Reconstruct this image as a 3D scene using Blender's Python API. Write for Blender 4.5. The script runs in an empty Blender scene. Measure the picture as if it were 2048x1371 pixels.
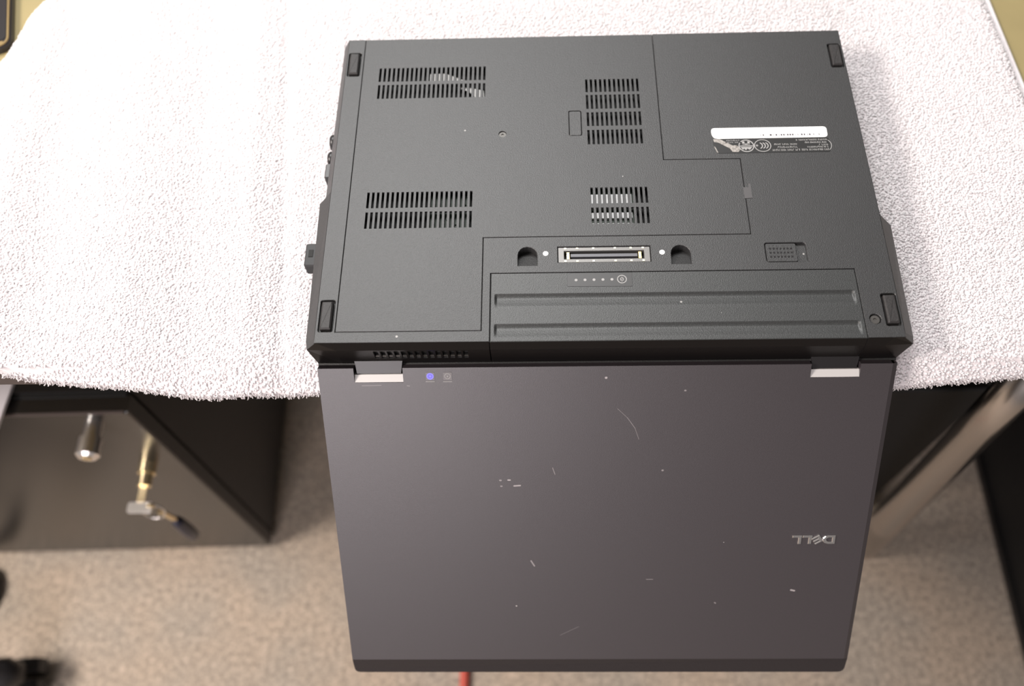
import bpy, bmesh, math, random
import numpy as np
from mathutils import Vector, Matrix
from mathutils.geometry import delaunay_2d_cdt

random.seed(7); RNG = np.random.default_rng(11)
sc = bpy.context.scene
COL = sc.collection

# ------------------------------------------------------------------ camera, world, lights
# origin: rear bottom crease of the upturned laptop; x right, y away from the viewer, z up (metres)
cam_d = bpy.data.cameras.new('camera')
cam_d.sensor_fit = 'HORIZONTAL'; cam_d.sensor_width = 36.0
cam_d.lens = 1778.48 / 2048 * 36.0
cam_d.clip_start = 0.01
cam_d.dof.use_dof = True; cam_d.dof.focus_distance = 0.59; cam_d.dof.aperture_fstop = 3.6
cam = bpy.data.objects.new('camera', cam_d); COL.objects.link(cam)
cam.location = (-0.0426887, -0.2519293, 0.4912130)
cam.rotation_euler = (0.4735824, 0.0308059, 0.0042116)
sc.camera = cam

world = bpy.data.worlds.new('room_ambient'); sc.world = world
world.use_nodes = True
bg = world.node_tree.nodes['Background']
bg.inputs[0].default_value = (1.0, 0.92, 0.88, 1); bg.inputs[1].default_value = 0.20

def area(name, loc, target, sx, sy, power, color):
    d = bpy.data.lights.new(name, 'AREA'); d.shape = 'RECTANGLE'; d.size = sx; d.size_y = sy
    d.energy = power; d.color = color
    o = bpy.data.objects.new(name, d); COL.objects.link(o)
    o.location = loc
    o.rotation_euler = (Vector(target) - Vector(loc)).to_track_quat('-Z', 'Y').to_euler()
    return o
area('ceiling_lamp_far', (-0.45, 1.20, 1.75), (-0.1, 0.15, 0), 1.3, 0.9, 40, (1.0, 0.99, 0.975))
area('ceiling_lamp_near', (-1.70, -0.36, 1.35), (-0.4, -0.2, -0.7), 0.8, 0.45, 50, (1.0, 0.91, 0.84))
area('lid_sheen_light', (-0.75, -2.3, 0.85), (0.0, -0.1, -0.1), 0.9, 0.9, 28, (1.0, 0.92, 0.94))  # unseen light behind the viewer, placed for the sheen on the lid

sc.view_settings.view_transform = 'Standard'; sc.view_settings.look = 'None'
sc.view_settings.gamma = 1.0; sc.view_settings.use_curve_mapping = False
sc.view_settings.exposure = 0.35

# ------------------------------------------------------------------ materials
def mat(name, color, rough=0.5, metal=0.0, noise=0.0, nscale=400.0, bump=0.0, bscale=900.0, spec=0.5, emit=None, estr=0.0):
    m = bpy.data.materials.new(name); m.use_nodes = True
    nt = m.node_tree; b = nt.nodes['Principled BSDF']
    b.inputs['Base Color'].default_value = (*color, 1)
    b.inputs['Roughness'].default_value = rough; b.inputs['Metallic'].default_value = metal
    b.inputs['Specular IOR Level'].default_value = spec
    tc = nt.nodes.new('ShaderNodeTexCoord')
    if noise:
        n = nt.nodes.new('ShaderNodeTexNoise'); n.inputs['Scale'].default_value = nscale; n.inputs['Detail'].default_value = 4
        nt.links.new(tc.outputs['Object'], n.inputs['Vector'])
        r = nt.nodes.new('ShaderNodeValToRGB')
        r.color_ramp.elements[0].position = 0.3; r.color_ramp.elements[1].position = 0.7
        r.color_ramp.elements[0].color = tuple(c * (1 - noise) for c in color) + (1,)
        r.color_ramp.elements[1].color = tuple(min(1, c * (1 + noise)) for c in color) + (1,)
        nt.links.new(n.outputs['Fac'], r.inputs['Fac']); nt.links.new(r.outputs['Color'], b.inputs['Base Color'])
    if bump:
        n2 = nt.nodes.new('ShaderNodeTexNoise'); n2.inputs['Scale'].default_value = bscale; n2.inputs['Detail'].default_value = 2
        nt.links.new(tc.outputs['Object'], n2.inputs['Vector'])
        bp = nt.nodes.new('ShaderNodeBump'); bp.inputs['Strength'].default_value = bump; bp.inputs['Distance'].default_value = 0.001
        nt.links.new(n2.outputs['Fac'], bp.inputs['Height']); nt.links.new(bp.outputs['Normal'], b.inputs['Normal'])
    if emit:
        b.inputs['Emission Color'].default_value = (*emit, 1); b.inputs['Emission Strength'].default_value = estr
    return m

def add_dust(m, scale, thresh, color):
    """sparse pale dust specks mixed over a material's base colour"""
    nt = m.node_tree; b = nt.nodes['Principled BSDF']
    tc = nt.nodes.new('ShaderNodeTexCoord')
    v = nt.nodes.new('ShaderNodeTexVoronoi'); v.inputs['Scale'].default_value = scale; v.feature = 'F1'
    nt.links.new(tc.outputs['Object'], v.inputs['Vector'])
    lt = nt.nodes.new('ShaderNodeMath'); lt.operation = 'LESS_THAN'; lt.inputs[1].default_value = thresh
    nt.links.new(v.outputs['Distance'], lt.inputs[0])
    sep = nt.nodes.new('ShaderNodeSeparateColor'); nt.links.new(v.outputs['Color'], sep.inputs[0])
    g = nt.nodes.new('ShaderNodeMath'); g.operation = 'GREATER_THAN'; g.inputs[1].default_value = 0.72
    nt.links.new(sep.outputs[0], g.inputs[0])
    mu = nt.nodes.new('ShaderNodeMath'); mu.operation = 'MULTIPLY'
    nt.links.new(lt.outputs[0], mu.inputs[0]); nt.links.new(g.outputs[0], mu.inputs[1])
    mix_color(m, mu.outputs[0], color)

def mix_color(m, fac_socket, color, strength=1.0):
    nt = m.node_tree; b = nt.nodes['Principled BSDF']
    mx = nt.nodes.new('ShaderNodeMix'); mx.data_type = 'RGBA'
    s = b.inputs['Base Color']
    if s.is_linked:
        src = s.links[0].from_socket; nt.links.new(src, mx.inputs[6])
    else:
        mx.inputs[6].default_value = s.default_value
    mx.inputs[7].default_value = (*color, 1)
    if strength != 1.0:
        mm = nt.nodes.new('ShaderNodeMath'); mm.operation = 'MULTIPLY'; mm.inputs[1].default_value = strength
        nt.links.new(fac_socket, mm.inputs[0]); fac_socket = mm.outputs[0]
    nt.links.new(fac_socket, mx.inputs[0]); nt.links.new(mx.outputs[2], s)

def add_scratches(m, segs, color):
    """fine scratches: distance to short segments in the object's own plane (x, y)"""
    nt = m.node_tree
    tc = nt.nodes.new('ShaderNodeTexCoord')
    def vm(op, a, b_):
        n = nt.nodes.new('ShaderNodeVectorMath'); n.operation = op
        for i, q in enumerate((a, b_)):
            if q is None: continue
            if isinstance(q, tuple): n.inputs[i].default_value = q
            else: nt.links.new(q, n.inputs[i])
        return n
    for (ax, ay, bx_, by_, w, st) in segs:
        d = (bx_ - ax, by_ - ay, 0); L2 = d[0] ** 2 + d[1] ** 2
        flat = vm('MULTIPLY', tc.outputs['Object'], (1, 1, 0))
        rel = vm('SUBTRACT', flat.outputs[0], (ax, ay, 0))
        dt = vm('DOT_PRODUCT', rel.outputs[0], (d[0] / L2, d[1] / L2, 0))
        cl = nt.nodes.new('ShaderNodeClamp'); nt.links.new(dt.outputs['Value'], cl.inputs[0])
        sc_ = nt.nodes.new('ShaderNodeVectorMath'); sc_.operation = 'SCALE'; sc_.inputs[0].default_value = d
        nt.links.new(cl.outputs[0], sc_.inputs['Scale'])
        df = vm('DISTANCE', rel.outputs[0], sc_.outputs[0])
        lt = nt.nodes.new('ShaderNodeMath'); lt.operation = 'LESS_THAN'; lt.inputs[1].default_value = w
        nt.links.new(df.outputs['Value'], lt.inputs[0])
        mix_color(m, lt.outputs[0], color, st)

M = {}
M['plastic'] = mat('black_textured_plastic', (0.020, 0.020, 0.0207), 0.47, spec=0.75, noise=0.18, nscale=700, bump=0.22, bscale=1500)
add_dust(M['plastic'], 46, 0.035, (0.32, 0.31, 0.30))
M['battery'] = mat('black_battery_plastic', (0.019, 0.0205, 0.0205), 0.46, spec=0.75, noise=0.18, nscale=700, bump=0.2, bscale=1500)
add_dust(M['battery'], 40, 0.03, (0.32, 0.31, 0.30))
M['gloss'] = mat('black_smooth_plastic', (0.012, 0.011, 0.012), 0.35)
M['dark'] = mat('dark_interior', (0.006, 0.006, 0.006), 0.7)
M['rubber'] = mat('black_rubber', (0.022, 0.020, 0.020), 0.55, noise=0.2, nscale=900, bump=0.2)
M['lid'] = mat('grey_anodised_lid', (0.027, 0.0210, 0.0245), 0.44, metal=0.0, spec=1.0, noise=0.10, nscale=900, bump=0.08, bscale=1800)
M['silver'] = mat('pale_silver_trim', (0.78, 0.76, 0.75), 0.35, metal=0.3)
M['steel'] = mat('brushed_steel', (0.62, 0.60, 0.58), 0.3, metal=1.0)
M['tube'] = mat('tube_steel', (0.46, 0.43, 0.41), 0.24, metal=1.0)
M['chrome'] = mat('polished_chrome', (0.78, 0.76, 0.75), 0.2, metal=1.0)
M['lock'] = mat('satin_nickel', (0.86, 0.83, 0.82), 0.3, metal=1.0)
M['screw'] = mat('screw_steel', (0.10, 0.095, 0.09), 0.45, metal=0.6)
M['shell'] = mat('matt_black_shell', (0.014, 0.014, 0.015), 0.55)
M['film'] = mat('black_gauge_film', (0.017, 0.0165, 0.017), 0.45, spec=0.65)
M['smooth'] = mat('shaded_rear_plastic', (0.007, 0.006, 0.006), 0.35, spec=0.15)  # darker copy of the black plastic: shade painted on the rear faces
M['antenna'] = mat('shaded_antenna_plastic', (0.020, 0.0165, 0.018), 0.6, spec=0.3, noise=0.15, nscale=900)  # darker than the lid, standing in for shade on its end facet
M['gold'] = mat('gold_contact', (0.85, 0.62, 0.25), 0.3, metal=0.8)
M['brass'] = mat('brass_lock', (0.80, 0.66, 0.42), 0.25, metal=0.9)
M['white'] = mat('white_label', (0.90, 0.90, 0.89), 0.5)
M['print_dark'] = mat('dark_print', (0.07, 0.06, 0.07), 0.6)
M['print_pale'] = mat('pale_print', (0.33, 0.325, 0.32), 0.5)
M['worn_print'] = mat('worn_foil', (0.30, 0.28, 0.26), 0.45, noise=0.4, nscale=600)
M['label'] = mat('black_label', (0.016, 0.016, 0.016), 0.4)
M['pcb'] = mat('green_circuit_board', (0.035, 0.06, 0.04), 0.5)
M['chip'] = mat('memory_sticker', (0.92, 0.92, 0.92), 0.5, noise=0.1, nscale=300)
M['blue'] = mat('blue_status_light', (0.10, 0.09, 0.55), 0.4, emit=(0.16, 0.13, 0.95), estr=0.75)
M['bluering'] = mat('blue_light_ring', (0.05, 0.04, 0.35), 0.4, emit=(0.05, 0.03, 0.55), estr=0.6)
M['icon'] = mat('grey_status_light', (0.13, 0.12, 0.125), 0.4)
M['towel'] = mat('white_terry', (0.77, 0.722, 0.736), 0.95, noise=0.04, nscale=250, spec=0.1)
tb = M['towel'].node_tree.nodes['Principled BSDF']
tb.inputs['Subsurface Weight'].default_value = 0.5; tb.inputs['Subsurface Radius'].default_value = (1.0, 0.9, 0.9); tb.inputs['Subsurface Scale'].default_value = 0.003
M['tan'] = mat('tan_laminate', (0.29, 0.235, 0.110), 0.45, noise=0.05, nscale=30)
M['edge'] = mat('brown_edge_band', (0.075, 0.058, 0.055), 0.45)
M['black_metal'] = mat('black_painted_steel', (0.014, 0.013, 0.013), 0.34, spec=0.6, noise=0.1, nscale=500, bump=0.1, bscale=900)
M['door'] = mat('black_enamelled_steel', (0.012, 0.0105, 0.010), 0.27, spec=0.8, noise=0.1, nscale=500)
M['black_board'] = mat('black_board', (0.006, 0.006, 0.0065), 0.6)
M['paper'] = mat('white_paper', (0.82, 0.78, 0.82), 0.6)
M['red'] = mat('red_cable', (0.55, 0.09, 0.06), 0.5)
M['screen'] = mat('screen_glass', (0.01, 0.01, 0.012), 0.25)
M['bronze'] = mat('bronze_rim', (0.42, 0.30, 0.14), 0.35, metal=0.7)
M['phone'] = mat('dark_phone_face', (0.022, 0.019, 0.020), 0.3)
M['keyhead'] = mat('dark_blue_key_head', (0.012, 0.013, 0.03), 0.4)

# ------------------------------------------------------------------ helpers
def obj(name, verts, faces, m, parent=None, smooth=False):
    me = bpy.data.meshes.new(name); me.from_pydata([tuple(v) for v in verts], [], [tuple(f) for f in faces])
    bm = bmesh.new(); bm.from_mesh(me); bmesh.ops.recalc_face_normals(bm, faces=bm.faces); bm.to_mesh(me); bm.free()
    if smooth:
        me.polygons.foreach_set('use_smooth', [True] * len(me.polygons))
    me.materials.append(m)
    o = bpy.data.objects.new(name, me); COL.objects.link(o)
    if parent: o.parent = parent
    return o

def thing(name, label, cat, loc=(0, 0, 0), rot=(0, 0, 0), group=None):
    o = bpy.data.objects.new(name, None); COL.objects.link(o); o.empty_display_size = 0.05
    o.location = loc; o.rotation_euler = rot
    o['label'] = label; o['category'] = cat
    if group: o['group'] = group
    return o

class MB:
    def __init__(s): s.v = []; s.f = []
    def add(s, v, f):
        n = len(s.v); s.v += [tuple(q) for q in v]; s.f += [tuple(i + n for i in q) for q in f]; return s
    def box(s, x0, y0, z0, x1, y1, z1):
        return s.add([(x0, y0, z0), (x1, y0, z0), (x1, y1, z0), (x0, y1, z0), (x0, y0, z1), (x1, y0, z1), (x1, y1, z1), (x0, y1, z1)],
                     [(0, 3, 2, 1), (4, 5, 6, 7), (0, 1, 5, 4), (1, 2, 6, 5), (2, 3, 7, 6), (3, 0, 4, 7)])
    def prism(s, loop, z0, z1, bev=0.0, fn=None):
        n = len(loop)
        top = offset(loop, bev) if bev else loop
        v = [(x, y, z0) for x, y in loop]
        rings = 1
        if bev:
            v += [(x, y, z1 - bev) for x, y in loop]; rings = 2
        v += [(x, y, z1) for x, y in top]
        f = [tuple(range(n))[::-1]]
        for r in range(rings):
            for i in range(n):
                j = (i + 1) % n
                f.append((r * n + i, r * n + j, (r + 1) * n + j, (r + 1) * n + i))
        f.append(tuple(range(rings * n, rings * n + n)))
        if fn: v = [fn(*q) for q in v]
        return s.add(v, f)
    def tube(s, pts, rad, n=12, cap=True):
        pts = [Vector(p) for p in pts]; rads = rad if isinstance(rad, (list, tuple)) else [rad] * len(pts)
        v = []; f = []
        prev = None
        for i, p in enumerate(pts):
            t = (pts[min(i + 1, len(pts) - 1)] - pts[max(i - 1, 0)]).normalized()
            a = prev if prev is not None else (Vector((0, 0, 1)) if abs(t.z) < .9 else Vector((1, 0, 0)))
            u = (a - t * a.dot(t)).normalized(); w = t.cross(u); prev = u
            for k in range(n):
                th = 2 * math.pi * k / n
                v.append(p + (u * math.cos(th) + w * math.sin(th)) * rads[i])
        for i in range(len(pts) - 1):
            for k in range(n):
                k2 = (k + 1) % n
                f.append((i * n + k, i * n + k2, (i + 1) * n + k2, (i + 1) * n + k))
        if cap:
            f.append(tuple(range(n))[::-1]); f.append(tuple((len(pts) - 1) * n + k for k in range(n)))
        return s.add(v, f)
    def ring(s, cx, cy, r0, r1, z0, z1, n=24, sx=1.0, a0=0.0, a1=2 * math.pi):
        full = abs(a1 - a0 - 2 * math.pi) < 1e-6
        k = n if full else n + 1
        v = []
        for i in range(k):
            th = a0 + (a1 - a0) * i / n
            c, q = math.cos(th), math.sin(th)
            v += [(cx + sx * r0 * c, cy + r0 * q, z0), (cx + sx * r1 * c, cy + r1 * q, z0), (cx + sx * r1 * c, cy + r1 * q, z1), (cx + sx * r0 * c, cy + r0 * q, z1)]
        f = []
        for i in range(n):
            a = i * 4; b = ((i + 1) % k) * 4
            for e in range(4):
                e2 = (e + 1) % 4
                f.append((a + e, b + e, b + e2, a + e2))
        if not full:
            f.append((0, 1, 2, 3)); f.append(tuple((k - 1) * 4 + e for e in (3, 2, 1, 0)))
        return s.add(v, f)
    def map(s, fn): s.v = [tuple(fn(*q)) for q in s.v]; return s
    def build(s, name, m, parent=None, smooth=False): return obj(name, s.v, s.f, m, parent, smooth)

def area2(l): return 0.5 * sum(l[i][0] * l[(i + 1) % len(l)][1] - l[(i + 1) % len(l)][0] * l[i][1] for i in range(len(l)))
def ccw(l): return l if area2(l) > 0 else l[::-1]
def offset(loop, d):
    """shift every edge to its left by d (into a CCW loop)"""
    n = len(loop); out = []
    for i in range(n):
        p0, p1, p2 = Vector(loop[i - 1]), Vector(loop[i]), Vector(loop[(i + 1) % n])
        e1 = (p1 - p0).normalized(); e2 = (p2 - p1).normalized()
        n1 = Vector((-e1.y, e1.x)); n2 = Vector((-e2.y, e2.x))
        k = 1 + n1.dot(n2)
        q = p1 + (n1 + n2) * (d / max(k, 0.3)); out.append((q.x, q.y))
    return out
def rrect(x0, y0, x1, y1, r=0.0, n=4):
    if r <= 0: return [(x0, y0), (x1, y0), (x1, y1), (x0, y1)]
    out = []
    for cx, cy, a in ((x1 - r, y0 + r, -90), (x1 - r, y1 - r, 0), (x0 + r, y1 - r, 90), (x0 + r, y0 + r, 180)):
        for k in range(n + 1):
            t = math.radians(a + 90 * k / n); out.append((cx + r * math.cos(t), cy + r * math.sin(t)))
    return out
def circle(cx, cy, r, n=20, sx=1): return [(cx + sx * r * math.cos(2 * math.pi * k / n), cy + r * math.sin(2 * math.pi * k / n)) for k in range(n)]
def round_poly(loop, r, n=3):
    """round every corner of a polygon"""
    out = []; N = len(loop)
    for i in range(N):
        p0, p1, p2 = Vector(loop[i - 1]), Vector(loop[i]), Vector(loop[(i + 1) % N])
        d0 = min(r, (p0 - p1).length * .45); d2 = min(r, (p2 - p1).length * .45)
        a = p1 + (p0 - p1).normalized() * d0; b = p1 + (p2 - p1).normalized() * d2
        for k in range(n + 1):
            t = k / n
            q = a * (1 - t) ** 2 + p1 * 2 * t * (1 - t) + b * t * t
            out.append((q.x, q.y))
    return out

def plate(mb, outer, holes, z_top, z_bot, bev=0.0, hbev=0.0, fn=None):
    """flat plate with real holes: triangulated top, bevelled rims, side walls"""
    loops = [ccw(outer)] + [ccw(h)[::-1] for h in holes]
    tops = [offset(l, b) if b else l for l, b in zip(loops, [bev] + [hbev] * len(holes))]
    v2 = []; ed = []
    for l in tops:
        n0 = len(v2); v2 += [Vector(q) for q in l]
        ed += [(n0 + i, n0 + (i + 1) % len(l)) for i in range(len(l))]
    r = delaunay_2d_cdt(v2, ed, [], 1, 1e-7)
    boxes = [(min(q[0] for q in t), max(q[0] for q in t), min(q[1] for q in t), max(q[1] for q in t), t) for t in tops[1:]]
    def in_hole(x, y):
        for xa, xb, ya, yb, t in boxes:
            if xa <= x <= xb and ya <= y <= yb:
                ins = False
                for i in range(len(t)):
                    (px, py), (qx, qy) = t[i - 1], t[i]
                    if (py > y) != (qy > y) and x < (qx - px) * (y - py) / (qy - py) + px: ins = not ins
                if ins: return True
        return False
    v = [(q.x, q.y, z_top) for q in r[0]]; f = []
    for t in r[2]:
        if not in_hole(sum(r[0][i].x for i in t) / len(t), sum(r[0][i].y for i in t) / len(t)): f.append(tuple(t))
    for l, t, b in zip(loops, tops, [bev] + [hbev] * len(holes)):
        n0 = len(v); n = len(l)
        v += [(x, y, z_top) for x, y in t]
        rings = [l and [(x, y, z_top - b) for x, y in l]] if b else []
        rings.append([(x, y, z_bot) for x, y in l])
        for q in rings: v += q
        for k in range(len(rings)):
            for i in range(n):
                j = (i + 1) % n
                f.append((n0 + k * n + i, n0 + k * n + j, n0 + (k + 1) * n + j, n0 + (k + 1) * n + i))
    if fn: v = [tuple(fn(*q)) for q in v]
    mb.add(v, f); return mb

# ================================================================== the setting
FLOOR_Z = -0.78
TABLE_Z = -0.041
# carpet: warm beige grey with fine dark and light speckle
mc = mat('speckled_carpet', (0.34, 0.27, 0.215), 0.95, spec=0.05)
nt = mc.node_tree; b = nt.nodes['Principled BSDF']
tc = nt.nodes.new('ShaderNodeTexCoord')
n1 = nt.nodes.new('ShaderNodeTexNoise'); n1.inputs['Scale'].default_value = 150; n1.inputs['Detail'].default_value = 5; n1.inputs['Roughness'].default_value = .7
n2 = nt.nodes.new('ShaderNodeTexNoise'); n2.inputs['Scale'].default_value = 9; n2.inputs['Detail'].default_value = 3
for n in (n1, n2): nt.links.new(tc.outputs['Object'], n.inputs['Vector'])
r1 = nt.nodes.new('ShaderNodeValToRGB'); e = r1.color_ramp.elements
e[0].position = .28; e[0].color = (0.20, 0.18, 0.155, 1); e[1].position = .72; e[1].color = (0.76, 0.645, 0.54, 1)
q = r1.color_ramp.elements.new(.5); q.color = (0.45, 0.39, 0.325, 1)
r2 = nt.nodes.new('ShaderNodeValToRGB'); e = r2.color_ramp.elements
e[0].position = .35; e[0].color = (0.90, 0.90, 0.90, 1); e[1].position = .65; e[1].color = (1.04, 0.98, 0.93, 1)
mx = nt.nodes.new('ShaderNodeMix'); mx.data_type = 'RGBA'; mx.blend_type = 'MULTIPLY'; mx.inputs[0].default_value = 1
nt.links.new(n1.outputs['Fac'], r1.inputs['Fac']); nt.links.new(n2.outputs['Fac'], r2.inputs['Fac'])
nt.links.new(r1.outputs['Color'], mx.inputs[6]); nt.links.new(r2.outputs['Color'], mx.inputs[7]); nt.links.new(mx.outputs[2], b.inputs['Base Color'])
bp = nt.nodes.new('ShaderNodeBump'); bp.inputs['Strength'].default_value = .6; bp.inputs['Distance'].default_value = .004
nt.links.new(n1.outputs['Fac'], bp.inputs['Height']); nt.links.new(bp.outputs['Normal'], b.inputs['Normal'])
fl = MB().box(-2.5, -2.0, FLOOR_Z - .02, 2.5, 2.5, FLOOR_Z).build('floor', mc); fl['kind'] = 'structure'

# ================================================================== table
table = thing('desk', 'tan topped desk with dark edge band and tubular steel leg', 'desk', (0, 0.3, TABLE_Z))
T = Matrix.Translation((0, -0.3, -TABLE_Z))
def part(o):
    """mesh was written in world coordinates: shift it into its parent's frame"""
    p = o.parent
    while p.parent: p = p.parent
    o.data.transform(p.matrix_basis.inverted()); return o
TX0, TX1, TY0, TY1 = -1.15, 0.85, 0.006, 0.80
part(MB().prism(rrect(TX0, TY0 + .003, TX1, TY1), TABLE_Z - .026, TABLE_Z, 0.001).build('tabletop', M['tan'], table))
part(MB().box(TX0, TY0, TABLE_Z - .027, TX1, TY0 + .003, TABLE_Z - .0005).build('edge_band', M['edge'], table))
def leg(p0, p1, r0, r1):
    p0, p1 = Vector(p0), Vector(p1)
    part(MB().tube([p0.lerp(p1, t) for t in (0, .25, .5, .75, 1)], [r0 + (r1 - r0) * t for t in (0, .25, .5, .75, 1)], 28).build('leg', M['tube'], table, True))
leg((0.312, 0.0245, TABLE_Z - .026), (0.4168, 0.0708, FLOOR_Z + .001), 0.0145, 0.0210)
leg((0.277, 0.70, TABLE_Z - .026), (0.430, 0.66, FLOOR_Z + .001), 0.0145, 0.0210)
leg((-0.95, 0.70, TABLE_Z - .026), (-1.05, 0.66, FLOOR_Z + .001), 0.0145, 0.0210)
part(MB().box(TX0 + .03, 0.60, FLOOR_Z + .15, TX1 - .03, 0.618, TABLE_Z - .026).build('modesty_panel', M['black_board'], table))

# ================================================================== towel
def smooth01(t): t = max(0.0, min(1.0, t)); return t * t * (3 - 2 * t)
FR_X = [-0.56, -0.46, -0.405, -0.345, -0.267, -0.19, 0.0, 0.19, 0.275, 0.34]
FR_Y = [0.020, 0.0105, 0.0045, -0.0040, -0.0125, -0.0105, -0.0095, -0.0105, -0.0030, 0.004]
def front_y(x): return float(np.interp(x, FR_X, FR_Y))
def left_x(y): return float(np.interp(y, [-.02, .20, .265, .285, .305, .33, .355, .40, .60], [-.545, -.520, -.486, -.477, -.4715, -.466, -.453, -.440, -.430]))
def right_x(y): return float(np.interp(y, [-.02, .10, .20, .30, .36, .45, .60], [.336, .334, .330, .3245, .3215, .318, .312]))
TOW_T = 0.0075
def towel_z(x, y):
    d = y - front_y(x)
    z = TABLE_Z + TOW_T
    # creases running away from the viewer, left of the laptop
    w = 0.0
    for cx, wd, h in ((-.245, .010, .0010), (-.285, .016, -.0010), (-.335, .022, .0010), (-.395, .020, -.0012), (-.43, .02, .0012), (-.222, .006, -.0009)):
        w += h * math.exp(-((x - cx + 0.10 * (y - .1)) / wd) ** 2)
    w *= 1.8
    w += 0.0005 * math.sin(37 * x + 11 * y) + 0.0004 * math.sin(53 * y - 20 * x)
    if -.195 < x < .195 and y > -.005: w = min(w, 0) * .3
    z += w
    if d < .030: z -= 0.0135 * (1 - max(d, 0) / .030) ** 2.2
    if y > TY0 - .001: z = max(z, TABLE_Z + .0035)
    for ex in (x - left_x(y), right_x(y) - x):
        if ex < .008: z -= 0.0045 * (1 - max(ex, 0) / .008) ** 2
    return z
NX, NY = 150, 110
tv = []; tf = []
for j in range(NY + 1):
    t = (j / NY) ** 1.5
    for i in range(NX + 1):
        s = i / NX
        x0 = -.5 + .84 * s; y = front_y(x0) + (0.58 - front_y(x0)) * t
        x = left_x(y) + (right_x(y) - left_x(y)) * s
        y = front_y(x) + (0.58 - front_y(x)) * t
        tv.append((x, y, towel_z(x, y)))
W1 = NX + 1
for j in range(NY):
    for i in range(NX):
        a = j * W1 + i; tf.append((a, a + 1, a + 1 + W1, a + W1))
border = [(i) for i in range(W1)] + [j * W1 + NX for j in range(1, NY + 1)] + [NY * W1 + i for i in range(NX - 1, -1, -1)] + [j * W1 for j in range(NY - 1, 0, -1)]
n0 = len(tv)
for k in border:
    x, y, z = tv[k]
    zb = z - 0.006
    if y > TY0 + .001: zb = max(min(zb, TABLE_Z + .0008), TABLE_Z + .0006)
    tv.append((x, y, zb))
for k in range(len(border)):
    k2 = (k + 1) % len(border)
    tf.append((border[k], border[k2], n0 + k2, n0 + k))
towel = thing('towel', 'thick white terry towel spread over the desk under the laptop', 'towel', (-0.1, 0.25, TABLE_Z))
o = part(obj('towel_sheet', tv, tf, M['towel'], towel, True))
# second fold of the towel peeping out along the right edge
fv = []; ff = []
ys = np.linspace(.02, .58, 40)
for i, y in enumerate(ys):
    ext = .0055 * smooth01((y - .17) / .05) * (1 - .75 * smooth01((y - .335) / .012)) - .006 * (1 - smooth01((y - .15) / .06))
    xr = right_x(y) + ext
    fv += [(right_x(y) - .03, y, TABLE_Z + .0008), (xr, y, TABLE_Z + .0008), (xr, y, TABLE_Z + .0022), (xr - .0015, y, TABLE_Z + .0032), (right_x(y) - .03, y, TABLE_Z + .0032)]
for i in range(len(ys) - 1):
    for k in range(5):
        ff.append((i * 5 + k, i * 5 + (k + 1) % 5, (i + 1) * 5 + (k + 1) % 5, (i + 1) * 5 + k))
part(obj('under_fold', fv, ff, M['towel'], towel))
# terry pile: curled loops of yarn, one joined mesh
def pile(points, dirs, length, rad):
    P0 = np.asarray(points); D = np.asarray(dirs); n = len(P0)
    D = D / np.linalg.norm(D, axis=1, keepdims=True)
    side = np.cross(D, RNG.normal(size=(n, 3))); side /= np.linalg.norm(side, axis=1, keepdims=True)
    oth = np.cross(D, side)
    L = (length * (0.7 + 0.6 * RNG.random(n)))[:, None]
    rings = []
    for h, bend, rr in ((-0.15, 0, 1.0), (0.55, 0.12, 1.0), (0.95, 0.42, 0.8)):
        c = P0 + D * L * h + side * L * bend
        for k in range(3):
            a = 2 * math.pi * k / 3
            rings.append(c + (side * math.cos(a) + oth * math.sin(a)) * rad * rr)
    rings.append(P0 + D * L * 0.85 + side * L * 0.60)
    V = np.stack(rings, 1)                      # n,10,3
    tri = []
    for q in range(2):
        for k in range(3):
            k2 = (k + 1) % 3
            tri += [(q * 3 + k, q * 3 + k2, q * 3 + 3 + k2), (q * 3 + k, q * 3 + 3 + k2, q * 3 + 3 + k)]
    for k in range(3): tri.append((6 + k, 6 + (k + 1) % 3, 9))
    F = (np.array(tri)[None] + (np.arange(n) * 10)[:, None, None]).reshape(-1, 3)
    return V.reshape(-1, 3), F
pts = []; dr = []
step = 0.0019
y = -.016
while y < .42:
    x = -.56
    while x < .345:
        px, py = x + random.uniform(-.5, .5) * step, y + random.uniform(-.5, .5) * step
        x += step
        if py < front_y(px) or px < left_x(py) + .001 or px > right_x(py) - .001: continue
        if -.182 < px < .182 and .004 < py < .252: continue
        if px < -.475 and py > .42: continue
        d = py - front_y(px)
        pts.append((px, py, towel_z(px, py)))
        k = max(0, 1 - d / .02)
        dr.append((random.gauss(0, .30), random.gauss(0, .30) - 1.2 * k, 1.0 - .3 * k))
    y += step
n_field = len(pts)
# fringe along the front edge
x = -.54
while x < .336:
    for q in range(3):
        pts.append((x + random.uniform(-.001, .001), front_y(x) + random.uniform(0, .0012), towel_z(x, front_y(x)) - random.uniform(0, .006)))
        dr.append((random.gauss(0, .35), -1.0, random.uniform(-.9, .4)))
    x += .0011
V1, F1 = pile(pts[:n_field], dr[:n_field], 0.0008, 0.00125)
V2, F2 = pile(pts[n_field:], dr[n_field:], 0.0022, 0.00060)
V = np.concatenate([V1, V2]); F = np.concatenate([F1, F2 + len(V1)])
me = bpy.data.meshes.new('terry_pile')
me.vertices.add(len(V)); me.vertices.foreach_set('co', V.ravel())
me.loops.add(F.size); me.loops.foreach_set('vertex_index', F.ravel().astype(np.int32))
me.polygons.add(len(F)); me.polygons.foreach_set('loop_start', np.arange(0, F.size, 3, dtype=np.int32))
me.polygons.foreach_set('loop_total', np.full(len(F), 3, dtype=np.int32))
me.polygons.foreach_set('use_smooth', np.ones(len(F), dtype=bool))
me.update(calc_edges=True); me.validate(); me.materials.append(M['towel'])
po = bpy.data.objects.new('terry_pile', me); COL.objects.link(po); po.parent = towel; po['kind'] = 'stuff'; part(po)

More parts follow.
